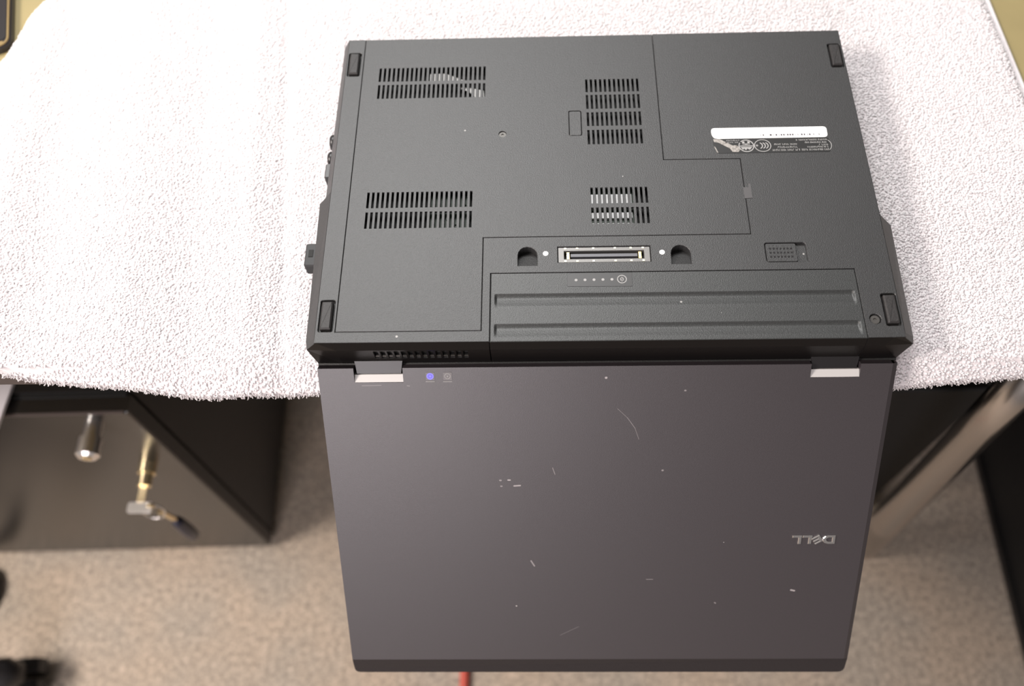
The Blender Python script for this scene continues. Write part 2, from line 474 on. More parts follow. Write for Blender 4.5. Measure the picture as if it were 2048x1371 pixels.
# ================================================================== laptop (upside down on the towel, lid hanging over the desk edge)
lap = thing('laptop', 'black laptop lying bottom up on the white towel, grey lid hanging over the edge', 'laptop')
BOT = -0.0325
cover_outline = [(-.1703, .2588), (-.1703, .0090), (-.0784, .0090), (-.0784, .0786), (.0975, .0786), (.0975, .1405), (.0450, .1405), (.0450, .2588)]
FEET = [(-.1773, .2340, 1), (-.1768, .0205, 1), (.1775, .2340, -1), (.1776, .0207, -1)]
SCREWS = [(.1669, .0142), ]
DOCK_HOLES = [(-.0490, .0634), (.0507, .0634)]
def arch(cx, cy, w, h):
    pts_ = [(cx - w, cy - h), (cx + w, cy - h)]
    for k in range(9):
        t = math.pi * k / 8; pts_.append((cx + w * math.cos(t), cy + h - w + w * math.sin(t)))
    return pts_
conn = (-.0293, .0583, .0312, .0705)
latch = (.1053, .0566, .1319, .0714)
holes = [rrect(fx - .0047, fy - .0115, fx + .0047, fy + .0115, .0012, 2) for fx, fy, s in FEET]
holes += [arch(cx, cy, .0063, .0072) for cx, cy in DOCK_HOLES]
holes += [rrect(*conn), rrect(*latch, .0015, 2), circle(.1669, .0142, .0036, 18)]
# cover opening is a hair larger than the cover: leave a seam
outer = [(-.1833, .2588), (-.1836, .117), (-.1832, .0012), (-.0731, .0010), (-.0731, .0509), (.1603, .0509), (.1603, .0010), (.1832, .0012), (.1838, .0925), (.1833, .2588),
         (.0453, .2588), (.0453, .1408), (.0978, .1408), (.0978, .0783), (-.0781, .0783), (-.0781, .0087), (-.1706, .0087), (-.1706, .2588)]
mb = MB()
plate(mb, outer, holes, 0.0, -.006, .00025, .0003)
# skirt: chamfer, wall
ring = [  # (top x,y) (mid x,y,z) (low x,y,z)
    ((-.1706, .2588), (-.1706, .2600, -.008), (-.1706, .2580, BOT)),
    ((-.1833, .2588), (-.1888, .2605, -.010), (-.1872, .2580, BOT)),
    ((-.1836, .1175), (-.1895, .1175, -.010), (-.1875, .1175, BOT)),
    ((-.1836, .1165), (-.1928, .1140, -.009), (-.1900, .1140, -.0300)),
    ((-.1832, .0040), (-.1905, .0062, -.008), (-.1870, .0050, -.0275)),
    ((-.1822, .0012), (-.1895, .0008, -.0085), (-.1860, .0002, -.0275)),
    ((-.1740, .0010), (-.1700, -.0012, -.0065), (-.1700, .0000, -.0275)),
    ((-.0733, .0010), (-.0733, -.0012, -.0065), (-.0733, .0000, -.0275)),
    ((-.0733, .0030), (-.0733, .0040, -.0065), (-.0733, .0040, -.0275)),
    ((.1604, .0030), (.1604, .0040, -.0065), (.1604, .0040, -.0275)),
    ((.1604, .0010), (.1604, -.0012, -.0065), (.1604, .0000, -.0275)),
    ((.1760, .0010), (.1720, -.0012, -.0065), (.1720, .0000, -.0275)),
    ((.1822, .0012), (.1905, .0008, -.0085), (.1860, .0002, -.0275)),
    ((.1832, .0040), (.1912, .0058, -.008), (.1870, .0050, -.0275)),
    ((.1838, .0925), (.1930, .0890, -.008), (.1900, .0890, -.0300)),
    ((.1838, .0935), (.1868, .0935, -.010), (.1862, .0935, BOT)),
    ((.1833, .2588), (.1860, .2605, -.010), (.1850, .2580, BOT)),
    ((.0453, .2588), (.0453, .2600, -.008), (.0453, .2580, BOT)),
]
sv = []; sf = []
for t_, m_, l_ in ring: sv += [(t_[0], t_[1], 0), m_, l_]
K = len(ring)
for i in range(K):
    j = (i + 1) % K
    if i == 6:   # rear face with the exhaust: built as a pierced plate below
        sf.append((i * 3, j * 3, j * 3 + 1, i * 3 + 1)); continue
    if i == K - 1:
        sf.append((i * 3 + 1, j * 3 + 1, j * 3 + 2, i * 3 + 2)); continue
    sf += [(i * 3, j * 3, j * 3 + 1, i * 3 + 1), (i * 3 + 1, j * 3 + 1, j * 3 + 2, i * 3 + 2)]
sf.append(tuple(i * 3 + 2 for i in range(K)))
mb.add(sv, sf)
# pierced rear face: plane through (y -.0012, z -.0065) and (y 0, z -.0275)
def rear_map(x, b_, h): return (x, -.0012 + (b_ / .021) * .0012 - h, -.0065 - b_)
rh = [rrect(-.1472 + k * .00438, .0015, -.1472 + k * .00438 + .0031, .0125) for k in range(14)]
plate(mb, rrect(-.1700, 0, -.0733, .021), rh, 0, -.0016, 0, 0, rear_map)
mb.build('chassis', M['plastic'], lap)
def shade_rear_faces(o):  # rear-facing faces take the darker copy in place of shade
    o.data.materials.append(M['smooth'])  # darker copy of the black plastic, painted in place of shade
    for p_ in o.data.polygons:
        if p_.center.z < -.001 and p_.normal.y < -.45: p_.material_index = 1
shade_rear_faces(bpy.data.objects['chassis'])
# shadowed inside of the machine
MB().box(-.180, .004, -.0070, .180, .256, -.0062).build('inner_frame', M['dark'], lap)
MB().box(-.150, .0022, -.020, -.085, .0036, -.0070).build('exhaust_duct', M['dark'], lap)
glints = MB()
for k in range(14): glints.box(-.1469 + k * .00438, .0004, -.0188, -.1469 + k * .00438 + .0026, .0016, -.0172)
glints.build('exhaust_glint', M['steel'], lap)  # steel ledges stand in for light caught at the foot of each slot
MB().add([(-.186, .0012, -.0265), (.186, .0012, -.0265), (.186, -.0014, -.0270), (-.186, -.0014, -.0270), (-.186, .0012, -.0285), (.186, .0012, -.0285), (.186, -.0010, -.0285), (-.186, -.0010, -.0285)],
         [(0, 1, 2, 3), (4, 7, 6, 5), (3, 2, 6, 7), (0, 3, 7, 4), (1, 5, 6, 2)]).build('rear_lip', M['plastic'], lap)

# --- access cover with its ventilation slots
def slots(x0, y0, y1, n, pitch=.003347, w=.00155): return [rrect(x0 + k * pitch, y0, x0 + k * pitch + w, y1) for k in range(n)]
vents = slots(-.1579, .2166, .2297, 24) + slots(-.1579, .2003, .2134, 24)
vents += slots(-.1582, .1035, .1165, 22) + slots(-.1582, .0868, .1000, 22)
for y0, y1 in ((.2030, .2151), (.1873, .2002), (.1716, .1840), (.1552, .1679)): vents += slots(-.0064, y0, y1, 12)
vents += slots(-.0061, .1047, .1178, 12) + slots(-.0061, .0882, .1013, 12)
tab = rrect(-.0194, .1630, -.0102, .1858, .0012, 3)
cov = plate(MB(), cover_outline, vents + [tab, circle(-.0663, .1656, .0028, 18)], .00005, -.0016, .0003, .0001)
cov.build('access_cover', M['plastic'], lap)
MB().prism(rrect(-.0190, .1634, -.0106, .1854, .001, 3), -.0018, -.0001, .0003).build('cover_plug', M['plastic'], lap)
def screw(cx, cy, z, r):
    s = MB().ring(cx, cy, r * .38, r, z - .001, z, 18)
    s.ring(cx, cy, 0.0, r * .38, z - .001, z - .0006, 18)
    return s.build('screw', M['screw'], lap)
screw(-.0663, .1656, -.0008, .0026)
screw(.1669, .0142, -.0012, .0030)
# heat sink and fan parts seen through the upper left vent
hs = MB()
def blade(pts_, z): hs.prism(pts_, z - .0006, z)
blade([(-.1205, .2166), (-.1205, .2262), (-.1090, .2262), (-.0935, .2185), (-.0935, .2166), (-.1060, .2170)], -.0030)
blade([(-.1010, .2132), (-.0975, .2140), (-.0805, .2090), (-.0800, .2020), (-.0870, .2030), (-.0910, .2080)], -.0030)
hs.build('heat_sink', mat('dull_aluminium', (0.42, 0.41, 0.40), 0.45, metal=0.3), lap)
# memory modules behind the lower middle vent
pc = MB().box(-.0090, .0850, -.0052, .0240, .1200, -.0044); pc.build('memory_board', M['pcb'], lap)
for (y0, y1) in ((.1040, .1140), (.0945, .0990), (.0870, .0905)):
    MB().prism(rrect(-.0070, y0, .0215, y1), -.0044, -.0028).build('memory_chip', M['chip'], lap)
pc2 = MB().box(-.115, .0880, -.0055, -.088, .1160, -.0048)
for k in range(9): pc2.box(-.113 + k * .003, .092 + (k * 7 % 5) * .004, -.0048, -.1117 + k * .003, .0945 + (k * 7 % 5) * .004, -.0040)
pc2.build('circuit_board', M['pcb'], lap)
pc3 = MB().box(-.004, .157, -.0055, .030, .213, -.0050).build('circuit_board', M['dark'], lap)

# --- rubber feet in their pockets
for fx, fy, s in FEET:
    f = MB().prism(rrect(fx - .0036, fy - .0100, fx + .0036, fy + .0100, .0006, 2), -.004, .0016, .0009)
    f.build('rubber_foot', M['rubber'], lap)
    MB().box(fx - .0052, fy - .012, -.0042, fx + .0052, fy + .012, -.0026).build('foot_pocket', M['plastic'], lap)

# --- docking area
for cx, cy in DOCK_HOLES:
    w, h = .0068, .0078
    MB().add([(cx - w, cy - h, -.0010), (cx + w, cy - h, -.0010), (cx + w, cy + h, -.0068), (cx - w, cy + h, -.0068),
              (cx - w, cy - h, -.0100), (cx + w, cy - h, -.0100), (cx + w, cy + h, -.0100), (cx - w, cy + h, -.0100)],
             [(0, 1, 2, 3), (4, 7, 6, 5), (0, 4, 5, 1), (1, 5, 6, 2), (2, 6, 7, 3), (3, 7, 4, 0)]).build('dock_guide', M['plastic'], lap)
for cx, cy in ((-.0372, .0652), (.0386, .0651)):
    MB().prism(circle(cx, cy, .0018, 16), -.0002, .0002).build('dock_contact', M['white'], lap)
x0, y0, x1, y1 = conn
cs = plate(MB(), rrect(x0 + .0003, y0 + .0003, x1 - .0003, y1 - .0003), [rrect(x0 + .0042, y0 + .0030, x1 - .0042, y1 - .0030)], -.0008, -.0045, .0002, .0002)
dc = cs.build('docking_connector', mat('dull_connector_shell', (0.16, 0.155, 0.15), 0.4, metal=.5), lap)
MB().box(x0 + .0085, y0 + .0050, -.0050, x1 - .0085, y1 - .0050, -.0014).build('connector_tongue', mat('connector_tongue', (.10, .10, .115), .4), dc)
MB().box(x0 + .0040, y0 + .0028, -.0058, x1 - .0040, y1 - .0028, -.0046).build('connector_well', M['dark'], dc)
for gx in (x0 + .0068, x1 - .0068):
    MB().box(gx - .0009, y0 + .0036, -.0050, gx + .0009, y1 - .0036, -.0016).build('gold_contact', M['gold'], dc)
tabm = MB()
for gx in (-.0243, -.0165, -.0060, .0082, .0185, .0264):
    for gy in (y0 + .0012, y1 - .0012): tabm.box(gx - .0007, gy - .0006, -.0010, gx + .0007, gy + .0006, -.0005)
tabm.build('solder_tab', mat('solder', (.75, .72, .55), .35, metal=.3), dc)
# latch
x0, y0, x1, y1 = latch
MB().box(x0 - .001, y0 - .001, -.0040, x1 + .001, y1 + .001, -.0022).build('latch_well', M['plastic'], lap)
la = MB().prism(rrect(x0 + .0005, y0 + .0004, x0 + .0202, y1 - .0004, .001, 2), -.0022, -.0004, .0003).build('battery_latch', M['plastic'], lap)
for i in range(7):
    for j in range(3):
        cx, cy = x0 + .0034 + i * .00225, y0 + .0042 + j * .0031
        MB().prism(rrect(cx - .0006, cy - .0006, cx + .0006, cy + .0006), -.0005, -.0001, .0002).build('grip_stud', M['gloss'], la)

# --- battery pack: ribbed top that wraps over the rear edge
bx0, bx1 = -.0727, .1600
xs = [bx0, bx0 + .0004, bx0 + .0024, bx0 + .0028, bx0 + .0032, bx0 + .0037, bx0 + .0042] + [bx0 + .0042 + (bx1 - bx0 - .0084) * k / 10 for k in range(1, 10)] + [bx1 - .0042, bx1 - .0037, bx1 - .0032, bx1 - .0028, bx1 - .0024, bx1 - .0004, bx1]
rows = [(.0505, -.0040), (.0505, -.0003), (.0502, 0), (.0351, 0)]
def groove(ya, yb):
    return [(ya, 0), (ya - .0006, -.0004), (ya - .0016, -.0010), (ya - .0026, -.00125), (ya - .0042, -.00110), (ya - .0066, -.0007), (ya - .0090, -.0002), (yb, 0)]
rows = rows[:3] + groove(.0352, .0238) + groove(.0134, .0030) + [(.0012, 0), (.0008, -.0002), (-.0012, -.0065), (.0000, -.0275)]
bv = []; bf = []
for (yy, zz) in rows:
    for k, xx in enumerate(xs):
        e = smooth01((min(xx - bx0, bx1 - xx) - .0022) / .0020)
        z = zz * e if (yy > .0015 and yy < .05) else zz
        if k in (0, len(xs) - 1): z -= .0004
        bv.append((xx, yy, z))
nx = len(xs)
for r_ in range(len(rows) - 1):
    for k in range(nx - 1):
        a = r_ * nx + k; bf.append((a, a + 1, a + 1 + nx, a + nx))
for side in (0, nx - 1):
    n0 = len(bv)
    for r_ in range(len(rows)): bv.append((xs[side], max(rows[r_][0], .002), -.0275 if r_ == len(rows) - 1 else -.007))
    for r_ in range(len(rows) - 1): bf.append((r_ * nx + side, (r_ + 1) * nx + side, n0 + r_ + 1, n0 + r_))
bat = obj('battery', bv, bf, M['battery'], lap)
shade_rear_faces(bat)
ind = round_poly([(-.0236, .0400), (.0180, .0396), (.0182, .0500), (-.0212, .0500), (-.0236, .0482)], .0006, 2)
st = MB().prism(ccw(ind), -.0001, .00022, .0001).build('charge_gauge', M['film'], bat)
for k in range(5):
    MB().prism(circle(-.0179 + k * .00575, .0446 + k * .00006, .00095, 12), .0002, .00034).build('gauge_light', M['print_pale'], st)
lg = MB().ring(.0115, .0449, .0026, .0031, .0002, .00034, 28).box(.0105, .0434, .0002, .0125, .0438, .00034).box(.0105, .0460, .0002, .0125, .0464, .00034)
lg.box(.0105, .0434, .0002, .0109, .0464, .00034).box(.0121, .0434, .0002, .0125, .0464, .00034)
lg.box(.0111, .0449, .0002, .0119, .0453, .00034).box(.0111, .0443, .0002, .0115, .0451, .00034).box(.0115, .0450, .0002, .0119, .0458, .00034)
lg.build('battery_symbol', M['print_pale'], st)

# --- stickers
sp = [(.0802, .1645), (.0806, .1662)] + []
strip = round_poly([(.0822, .1578), (.1600, .1580), (.1602, .1674), (.0800, .1674), (.0800, .1610)], .0028, 5)
sl = MB().prism(ccw(strip), -.0001, .00025).build('service_strip', M['white'], lap)
pm = MB(); xx = .1545
for wd, gap in ((.0005, .0032), (.0005, .0020), (.0009, .0008), (.0004, .0016), (.0009, .0008), (.0010, .0020), (.0004, .0016), (.0003, .0010), (.0010, .0007), (.0010, .0007), (.0010, .0008), (.0003, .0006), (.0010, .0007), (.0010, .0010), (.0003, .0012), (.0010, .0016), (.0003, .0008), (.0014, .0040), (.0008, .0012), (.0003, .002)):
    pm.box(xx - wd, .1598, .0002, xx, .1612, .00033); xx -= wd + gap
pm.build('strip_printing', M['print_dark'], sl)['kind'] = 'stuff'
rl = MB().prism(ccw(round_poly([(.0826, .1452), (.1600, .1452), (.1604, .1575), (.0812, .1580), (.0800, .1540)], .0015, 3)), -.0001, .0002).build('rating_label', M['label'], lap)
# pale printing: two round marks, rows of small characters (all upside down, as the machine lies)
pr = MB(); Z0, Z1 = .00015, .0003
def rows_of(xa, xb, y, h, seed):
    rg = random.Random(seed); x = xb
    while x > xa:
        w = rg.choice((.0007, .0008, .0009))
        if rg.random() < .12: x -= .0008; continue
        # a character: two or three strokes
        pr.box(x - w, y, Z0, x - w + .00022, y + h, Z1)
        if rg.random() < .8: pr.box(x - w, y + h * rg.choice((0, .42, .78)), Z0, x, y + h * .22 + h * rg.choice((0, .42, .78)), Z1)
        if rg.random() < .7: pr.box(x - .00022, y, Z0, x, y + h * rg.uniform(.6, 1), Z1)
        x -= w + .00035
rows_of(.1375, .1590, .1551, .0014, 1); rows_of(.1440, .1590, .1528, .0014, 2); rows_of(.1535, .1590, .1507, .0014, 3)
rows_of(.1440, .1590, .1488, .0014, 4); rows_of(.1205, .1590, .1464, .0016, 5)
rows_of(.1225, .1378, .1515, .0014, 6); rows_of(.1240, .1378, .1490, .0014, 7)
rows_of(.0895, .0985, .1556, .0010, 8); rows_of(.0890, .0995, .1540, .0009, 9)
pr.build('label_printing', M['print_pale'], rl)['kind'] = 'stuff'
cc = MB().ring(.1142, .1513, .0049, .0054, Z0, Z1, 32, 1.08)           # CCC mark in its oval, upside down
for k in range(3): cc.ring(.1114 + k * .00195, .1513, .0023, .0030, Z0, Z1, 14, 1.0, math.radians(-65), math.radians(65))
cc.ring(.1103, .1514, .0003, .0008, Z0, Z1, 10)
cc.build('approval_mark', M['print_pale'], rl)
rm = MB().ring(.1030, .1513, .0047, .0054, Z0, Z1, 32)
rm.box(.0985, .1508, Z0, .1075, .1515, Z1).box(.1004, .1526, Z0, .1020, .1552, Z1).box(.1040, .1526, Z0, .1056, .1552, Z1).box(.1004, .1522, Z0, .1056, .1532, Z1)
rm.prism(ccw([(.0990, .1502), (.1070, .1502), (.1050, .1478), (.1034, .1490), (.1024, .1474), (.1012, .1490), (.1004, .1478)]), Z0, Z1)
rm.build('approval_mark', M['print_pale'], rl)
wn = MB().prism(ccw([(.0808, .1575), (.0850, .1577), (.0945, .1512), (.0975, .1500), (.0985, .1480), (.0970, .1460), (.0930, .1462), (.0918, .1490), (.0840, .1545), (.0812, .1550)]), Z0, Z1)
wn.prism(ccw([(.0808, .1510), (.0814, .1510), (.0832, .1458), (.0824, .1456)]), Z0, Z1)
wn.ring(.0950, .1487, .0024, .0031, Z0 + .00005, Z1 + .0001, 20, 1.0, math.radians(-70), math.radians(200))
wn.build('worn_patch', M['worn_print'], rl)
MB().ring(.1560, .1510, .0052, .0056, Z0, Z1, 12, 1.0, math.radians(-50), math.radians(50)).build('label_bracket', M['print_pale'], rl)
MB().prism(ccw([(.0968, .1068), (.1020, .1072), (.1020, .1190), (.1004, .1190), (.1004, .1160), (.0968, .1160)]), -.0001, .0003).build('seal_sticker', mat('dull_seal', (.075, .072, .074), .45), lap)

# --- audio jacks along the side
for y0_, y1_, r_ in ((.1685, .1815, 1), (.1535, .1655, 1), (.1390, .1518, 0)):
    if r_: pts_ = [(-.1885, .5 * (y0_ + y1_), -.018), (-.1915, .5 * (y0_ + y1_), -.018), (-.1930, .5 * (y0_ + y1_), -.018)]; j = MB().tube(pts_, [.0062, .0062, .0050], 18)
    else: j = MB().prism(rrect(-.1932, y0_, -.186, y1_, .001, 2), -.024, -.012, .0008)
    j.build('audio_jack', M['gloss'], lap, bool(r_))

# ------------------------------------------------------------------ lid: own frame u = x, v = down the lid, n = outward
LA = 0.889605
lid_e = (0, -.00535, -.02357)
LV = Vector((0, -math.cos(LA), -math.sin(LA))); LU = Vector((1, 0, 0)); LN = Vector((0, -math.sin(LA), math.cos(LA)))
LM = Matrix(((LU.x, LV.x, LN.x, lid_e[0]), (LU.y, LV.y, LN.y, lid_e[1]), (LU.z, LV.z, LN.z, lid_e[2]), (0, 0, 0, 1)))
# u x v = -n here, so mirrored axes are avoided by building with w = -v along the local y axis
LM = Matrix(((1, 0, 0, lid_e[0]), (0, -LV.y, LN.y, lid_e[1]), (0, -LV.z, LN.z, lid_e[2]), (0, 0, 0, 1)))
def lp(u, v): return (u, -v)
notches = [(-.1622, -.1303), (.1311, .1622)]
lid_outer = [(-.1855, -.000), (-.1855, -.2435), (.1822, -.2425), (.1822, -.000), (.1622, 0), (.1622, -.0092), (.1311, -.0095), (.1311, 0), (-.1303, 0), (-.1303, -.0104), (-.1622, -.0101), (-.1622, 0)]
ml = plate(MB(), lid_outer, [], 0, -.0070)
# edge facets: right side, lower edge
def quad(*q): ml.add(q, [tuple(range(len(q)))])
A_, B_ = (-.1855, -.2435, 0), (.1822, -.2425, 0)
C_, D_ = (.1853, -.2430, -.0012), (.1822, 0, 0)
E_ = (.1853, 0, -.0012)
arcR = [(.1853, -.2545, -.0032), (.1848, -.2570, -.0038), (.1832, -.2590, -.0043), (.1810, -.2597, -.0045)]
arcL = [(-.1815, -.2602, -.0045), (-.1838, -.2595, -.0043), (-.1852, -.2575, -.0038), (-.1855, -.2550, -.0032)]
quad(B_, C_, E_, D_)
edge = [(-.1855, 0, 0), A_] + arcL[::-1] + arcR[::-1] + [C_, E_]
n0 = len(edge); ev = edge + [(x * .997, y, -.0095) for x, y, z in edge]
ml.add(ev, [(i, i + 1, n0 + i + 1, n0 + i) for i in range(n0 - 1)] + [tuple(n0 + i for i in range(n0))])
ml.add([(-.1855, 0, 0), (-.1622, 0, 0), (-.1622, 0, -.0095), (-.1855, 0, -.0095)], [(0, 1, 2, 3)])
lid = ml.build('lid', M['lid'], lap); lid['label'] = 'grey matt display lid hanging below the black base'
lid.matrix_local = LM
add_dust(M['lid'], 34, 0.022, (0.30, 0.28, 0.27))
add_scratches(M['lid'], [
    (.0088, -.0309, .0155, -.0377, .00013, .5), (.0155, -.0377, .0207, -.0456, .00016, .6), (.0207, -.0456, .0235, -.0540, .00013, .5),
    (-.0493, -.1525, -.0469, -.1570, .0005, .6), (.1366, -.1788, .1390, -.1794, .0007, .9), (-.0338, -.0756, -.0322, -.0807, .00025, .5),
    (-.0696, -.0853, -.0690, -.0853, .0006, .6), (-.0640, -.0851, -.0628, -.0851, .0006, .8), (-.0690, -.0900, -.0685, -.0900, .0006, .5),
    (-.0600, -.0898, -.0560, -.0895, .0006, .8), (.0008, -.0083, .0009, -.0083, .0008, 1.0), (.0402, -.0781, .0404, -.0781, .0007, .6),
    (-.1575, -.0125, -.1450, -.0123, .00025, .3), (-.128, -.0128, -.1265, -.0130, .0003, .3), (.0330, -.1690, .0375, -.1690, .0003, .4),
    (.052, -.0180, .0523, -.0180, .0006, .6), (-.0285, -.2200, -.0150, -.2120, .0003, .18), (.083, -.1900, .0836, -.1905, .0005, .5),
], (0.34, 0.31, 0.31))
def lpart(mb_, name, m_, smooth=False, parent=None):
    o_ = mb_.build(name, m_, parent or lid, smooth); return o_
# black hinge housings set in the notches, pale trim along their lower edge
for (ua, ub), nd in zip(notches, (.0102, .0094)):
    h = MB().add([(ua + .0002, .004, -.004), (ub - .0002, .004, -.004), (ub - .0016, -nd + .0050, -.0030), (ua + .0016, -nd + .0050, -.0030),
                  (ua + .0002, .004, -.0068), (ub - .0002, .004, -.0068), (ub - .0002, -nd + .001, -.0068), (ua + .0002, -nd + .001, -.0068)],
                 [(0, 1, 2, 3), (0, 4, 5, 1), (1, 5, 6, 2), (2, 6, 7, 3), (3, 7, 4, 0), (4, 7, 6, 5)])
    lpart(h, 'hinge', M['gloss'])
    t_ = MB().add([(ua, -nd + .0046, -.0024), (ub, -nd + .0046, -.0024), (ub, -nd + .0001, -.0002), (ua, -nd + .0001, -.0002),
                   (ua, -nd + .0046, -.0062), (ub, -nd + .0046, -.0062), (ub, -nd + .0001, -.0062), (ua, -nd + .0001, -.0062)],
                  [(0, 1, 2, 3), (4, 7, 6, 5), (0, 4, 5, 1), (1, 5, 6, 2), (2, 6, 7, 3), (3, 7, 4, 0)])
    lpart(t_, 'hinge_trim', M['silver'])
# status lights
def light(u0, mlens, mring):
    a = lpart(MB().prism(rrect(u0, -.0088, u0 + .0056, -.0032, .0003, 2), -.0002, .0002), 'status_light', mlens)
    return a
s1 = light(-.1155, M['icon'], None)
lpart(MB().prism(circle(-.1127, -.0060, .0023, 20), .0001, .0003), 'light_lens', M['blue'], parent=s1)
lpart(MB().ring(-.1127, -.0060, .0010, .0014, .0002, .0004, 20), 'power_symbol', M['bluering'], parent=s1)
lpart(MB().box(-.1157, -.0100, 0, -.1098, -.0096, .0003), 'light_bar', M['print_pale'], parent=s1)
s2 = light(-.1042, M['icon'], None)
bi = MB().ring(-.1014, -.0060, .0017, .0020, .0001, .0003, 20).box(-.1017, -.0066, .0001, -.1011, -.0056, .0003)
lpart(bi, 'battery_symbol', M['print_pale'], parent=s2)
lpart(MB().box(-.1044, -.0101, 0, -.0985, -.0097, .0003), 'light_bar', M['print_pale'], parent=s2)
# maker's name in raised chrome letters, upside down as the lid hangs
lc_u, lc_v, gs = .1476, .1348, .00098
def gl(x, y, z): return (lc_u - (x - 15.2) * gs, -(lc_v + (y - 3.7) * gs), z * gs)
lt = MB()
D_out = [(0, 0), (5.0, 0), (7.4, .7), (8.8, 2.4), (9.0, 3.7), (8.8, 5.0), (7.4, 6.7), (5.0, 7.4), (0, 7.4)]
D_in = [(2.4, 1.9), (4.7, 1.9), (6.0, 2.6), (6.5, 3.7), (6.0, 4.8), (4.7, 5.5), (2.4, 5.5)]
plate(lt, D_out, [D_in], .9, -.1, .38, .38, gl)
E_loop = []
ca, sa = math.cos(math.radians(33)), math.sin(math.radians(33))
def er(x, y): return (12.6 + x * ca - y * sa, 3.7 + x * sa + y * ca)
E_loop = [er(*p_) for p_ in ((-3, -3.1), (3.3, -3.1), (3.3, -1.7), (-.9, -1.7), (-.9, -.75), (3.3, -.75), (3.3, .75), (-.9, .75), (-.9, 1.7), (3.3, 1.7), (3.3, 3.1), (-3, 3.1))]
plate(lt, E_loop, [], .9, -.1, .38, .38, gl)
for lx in (16.6, 23.8):
    plate(lt, [(lx, 0), (lx + 6.6, 0), (lx + 6.6, 2.0), (lx + 2.4, 2.0), (lx + 2.4, 7.4), (lx, 7.4)], [], .9, -.1, .38, .38, gl)
lpart(lt, 'maker_name', M['chrome'])
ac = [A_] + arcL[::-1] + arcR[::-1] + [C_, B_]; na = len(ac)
lpart(MB().add(ac + [(x, y, z - .003) for x, y, z in ac], [tuple(range(na))] + [(i, (i + 1) % na, na + (i + 1) % na, na + i) for i in range(na)]), 'antenna_cover', M['antenna'])  # end strip of the lid, its tone darkened in place of shade
# inside of the display (faces the desk)
lpart(plate(MB(), rrect(-.180, -.252, .180, -.006, .004), [rrect(-.1725, -.222, .1725, -.026)], -.0125, -.0095, 0, 0, lambda x, y, z: (x, y, -.0222 - z if False else z)), 'screen_bezel', M['gloss'])
lpart(MB().box(-.1730, -.2225, -.0118, .1730, -.0255, -.0094), 'screen', M['screen'])

# --- wireless receiver stub in the side port: a thing of its own
usb = thing('usb_receiver', 'tiny black usb receiver stub plugged into the left side of the laptop', 'usb receiver', (-.196, .0755, -.018))
part(MB().prism(rrect(-.2000, .0664, -.1900, .0846, .0012, 2), -.0230, -.0130, .0009).build('receiver_shell', M['shell'], usb))
part(MB().prism(rrect(-.1975, .0735, -.1945, .0790), -.0131, -.0126).build('receiver_mark', M['dark'], usb))

# ================================================================== black drawer pedestal under the desk, left
cab_rot = math.radians(1.2)
cab = thing('drawer_pedestal', 'black steel drawer pedestal with keys in its lock, under the desk at left', 'cabinet', (-.4300, .0702, FLOOR_Z), (0, 0, cab_rot))
CW, CD, CH = .42, .50, .513    # local: x from -CW to 0, y from 0 to CD
body = MB().box(-CW, .0215, .012, 0, CD, CH).build('body', M['black_metal'], cab)
MB().box(-CW + .004, .017, 0, -.004, CD - .004, .012).box(-CW + .004, .017, .012, -.004, .03, CH - .004).build('plinth', M['black_board'], cab)
dr_ = MB().prism(rrect(-CW, .012, 0, CH - .006), 0, .018, .0016, lambda x, y, z: (x, .018 - z, y)).build('door', M['door'], cab)
MB().box(-.24, -.0006, CH - .0075, -.004, .0020, CH - .0050).build('top_trim', M['edge'], cab)
# barrel lock high on the door
def front(x, y, z): return Vector((x, y, z))
lx, lz = -.0405, FLOOR_Z * -1 - .2931
lk = MB().tube([(lx, .001, lz), (lx, -.017, lz), (lx, -.0172, lz), (lx, -.034, lz), (lx, -.037, lz)], [.0085, .0085, .0112, .0112, .0085], 24).build('barrel_lock', M['lock'], cab, False)
MB().ring(0, 0, .0, .0045, 0, .0006, 16).map(lambda x, y, z: (lx + x, -.0372 - z, lz + y)).build('lock_face', M['brass'], lk)
lx2, lz2 = -.0356, FLOOR_Z * -1 - .4121
l2 = MB().tube([(lx2, .001, lz2), (lx2, -.012, lz2), (lx2, -.0122, lz2), (lx2, -.026, lz2)], [.0095, .0095, .0072, .0072], 24).build('key_lock', M['brass'], cab, False)

# keys: one turned in the lock, one hanging from the same ring
keys = thing('key_set', 'bunch of small keys on a ring, one key in the pedestal lock', 'keys', (-.4656, .040, -.4121))
kx, kz = -.4656, -.4121
part(MB().box(kx - .004, .026, kz - .0010, kx + .004, .0455, kz + .0010).build('key_blade', M['brass'], keys))
bow = MB().prism(rrect(-.0135, -.0055, .0135, .0065, .003, 4), -.0011, .0011, .0004, lambda x, y, z: (kx + x, .0200 + y, kz + z - .001))
part(bow.build('key_bow', M['steel'], keys))
kr = MB(); c0 = Vector((kx + .010, .020, kz - .012))
kr.tube([c0 + Vector((.012 * math.cos(t), .004 * math.sin(t), .013 * math.sin(t))) for t in np.linspace(0, 2 * math.pi, 25)], .0011, 8, False)
part(kr.build('key_ring', M['chrome'], keys, True))
ka = Vector((kx + .0165, .020, kz - .012)); kb = Vector((kx + .0205, .021, kz - .048)); kd = Vector((kx + .0155, .022, kz - .125))
part(MB().tube([ka, ka.lerp(kb, .5), kb], [.0032, .0030, .0030], 6).build('hanging_blade', M['brass'], keys))
part(MB().tube([kb, kb.lerp(kd, .15), kb.lerp(kd, .55), kb.lerp(kd, .9), kd], [.0045, .0068, .0078, .0066, .003], 10).build('key_head', M['keyhead'], keys, True))
part(MB().ring(0, 0, .003, .0045, -.001, .001, 14).map(lambda x, y, z: (kx + .016 + x, .019 + z, kz + .010 + y)).build('split_ring', M['brass'], keys))

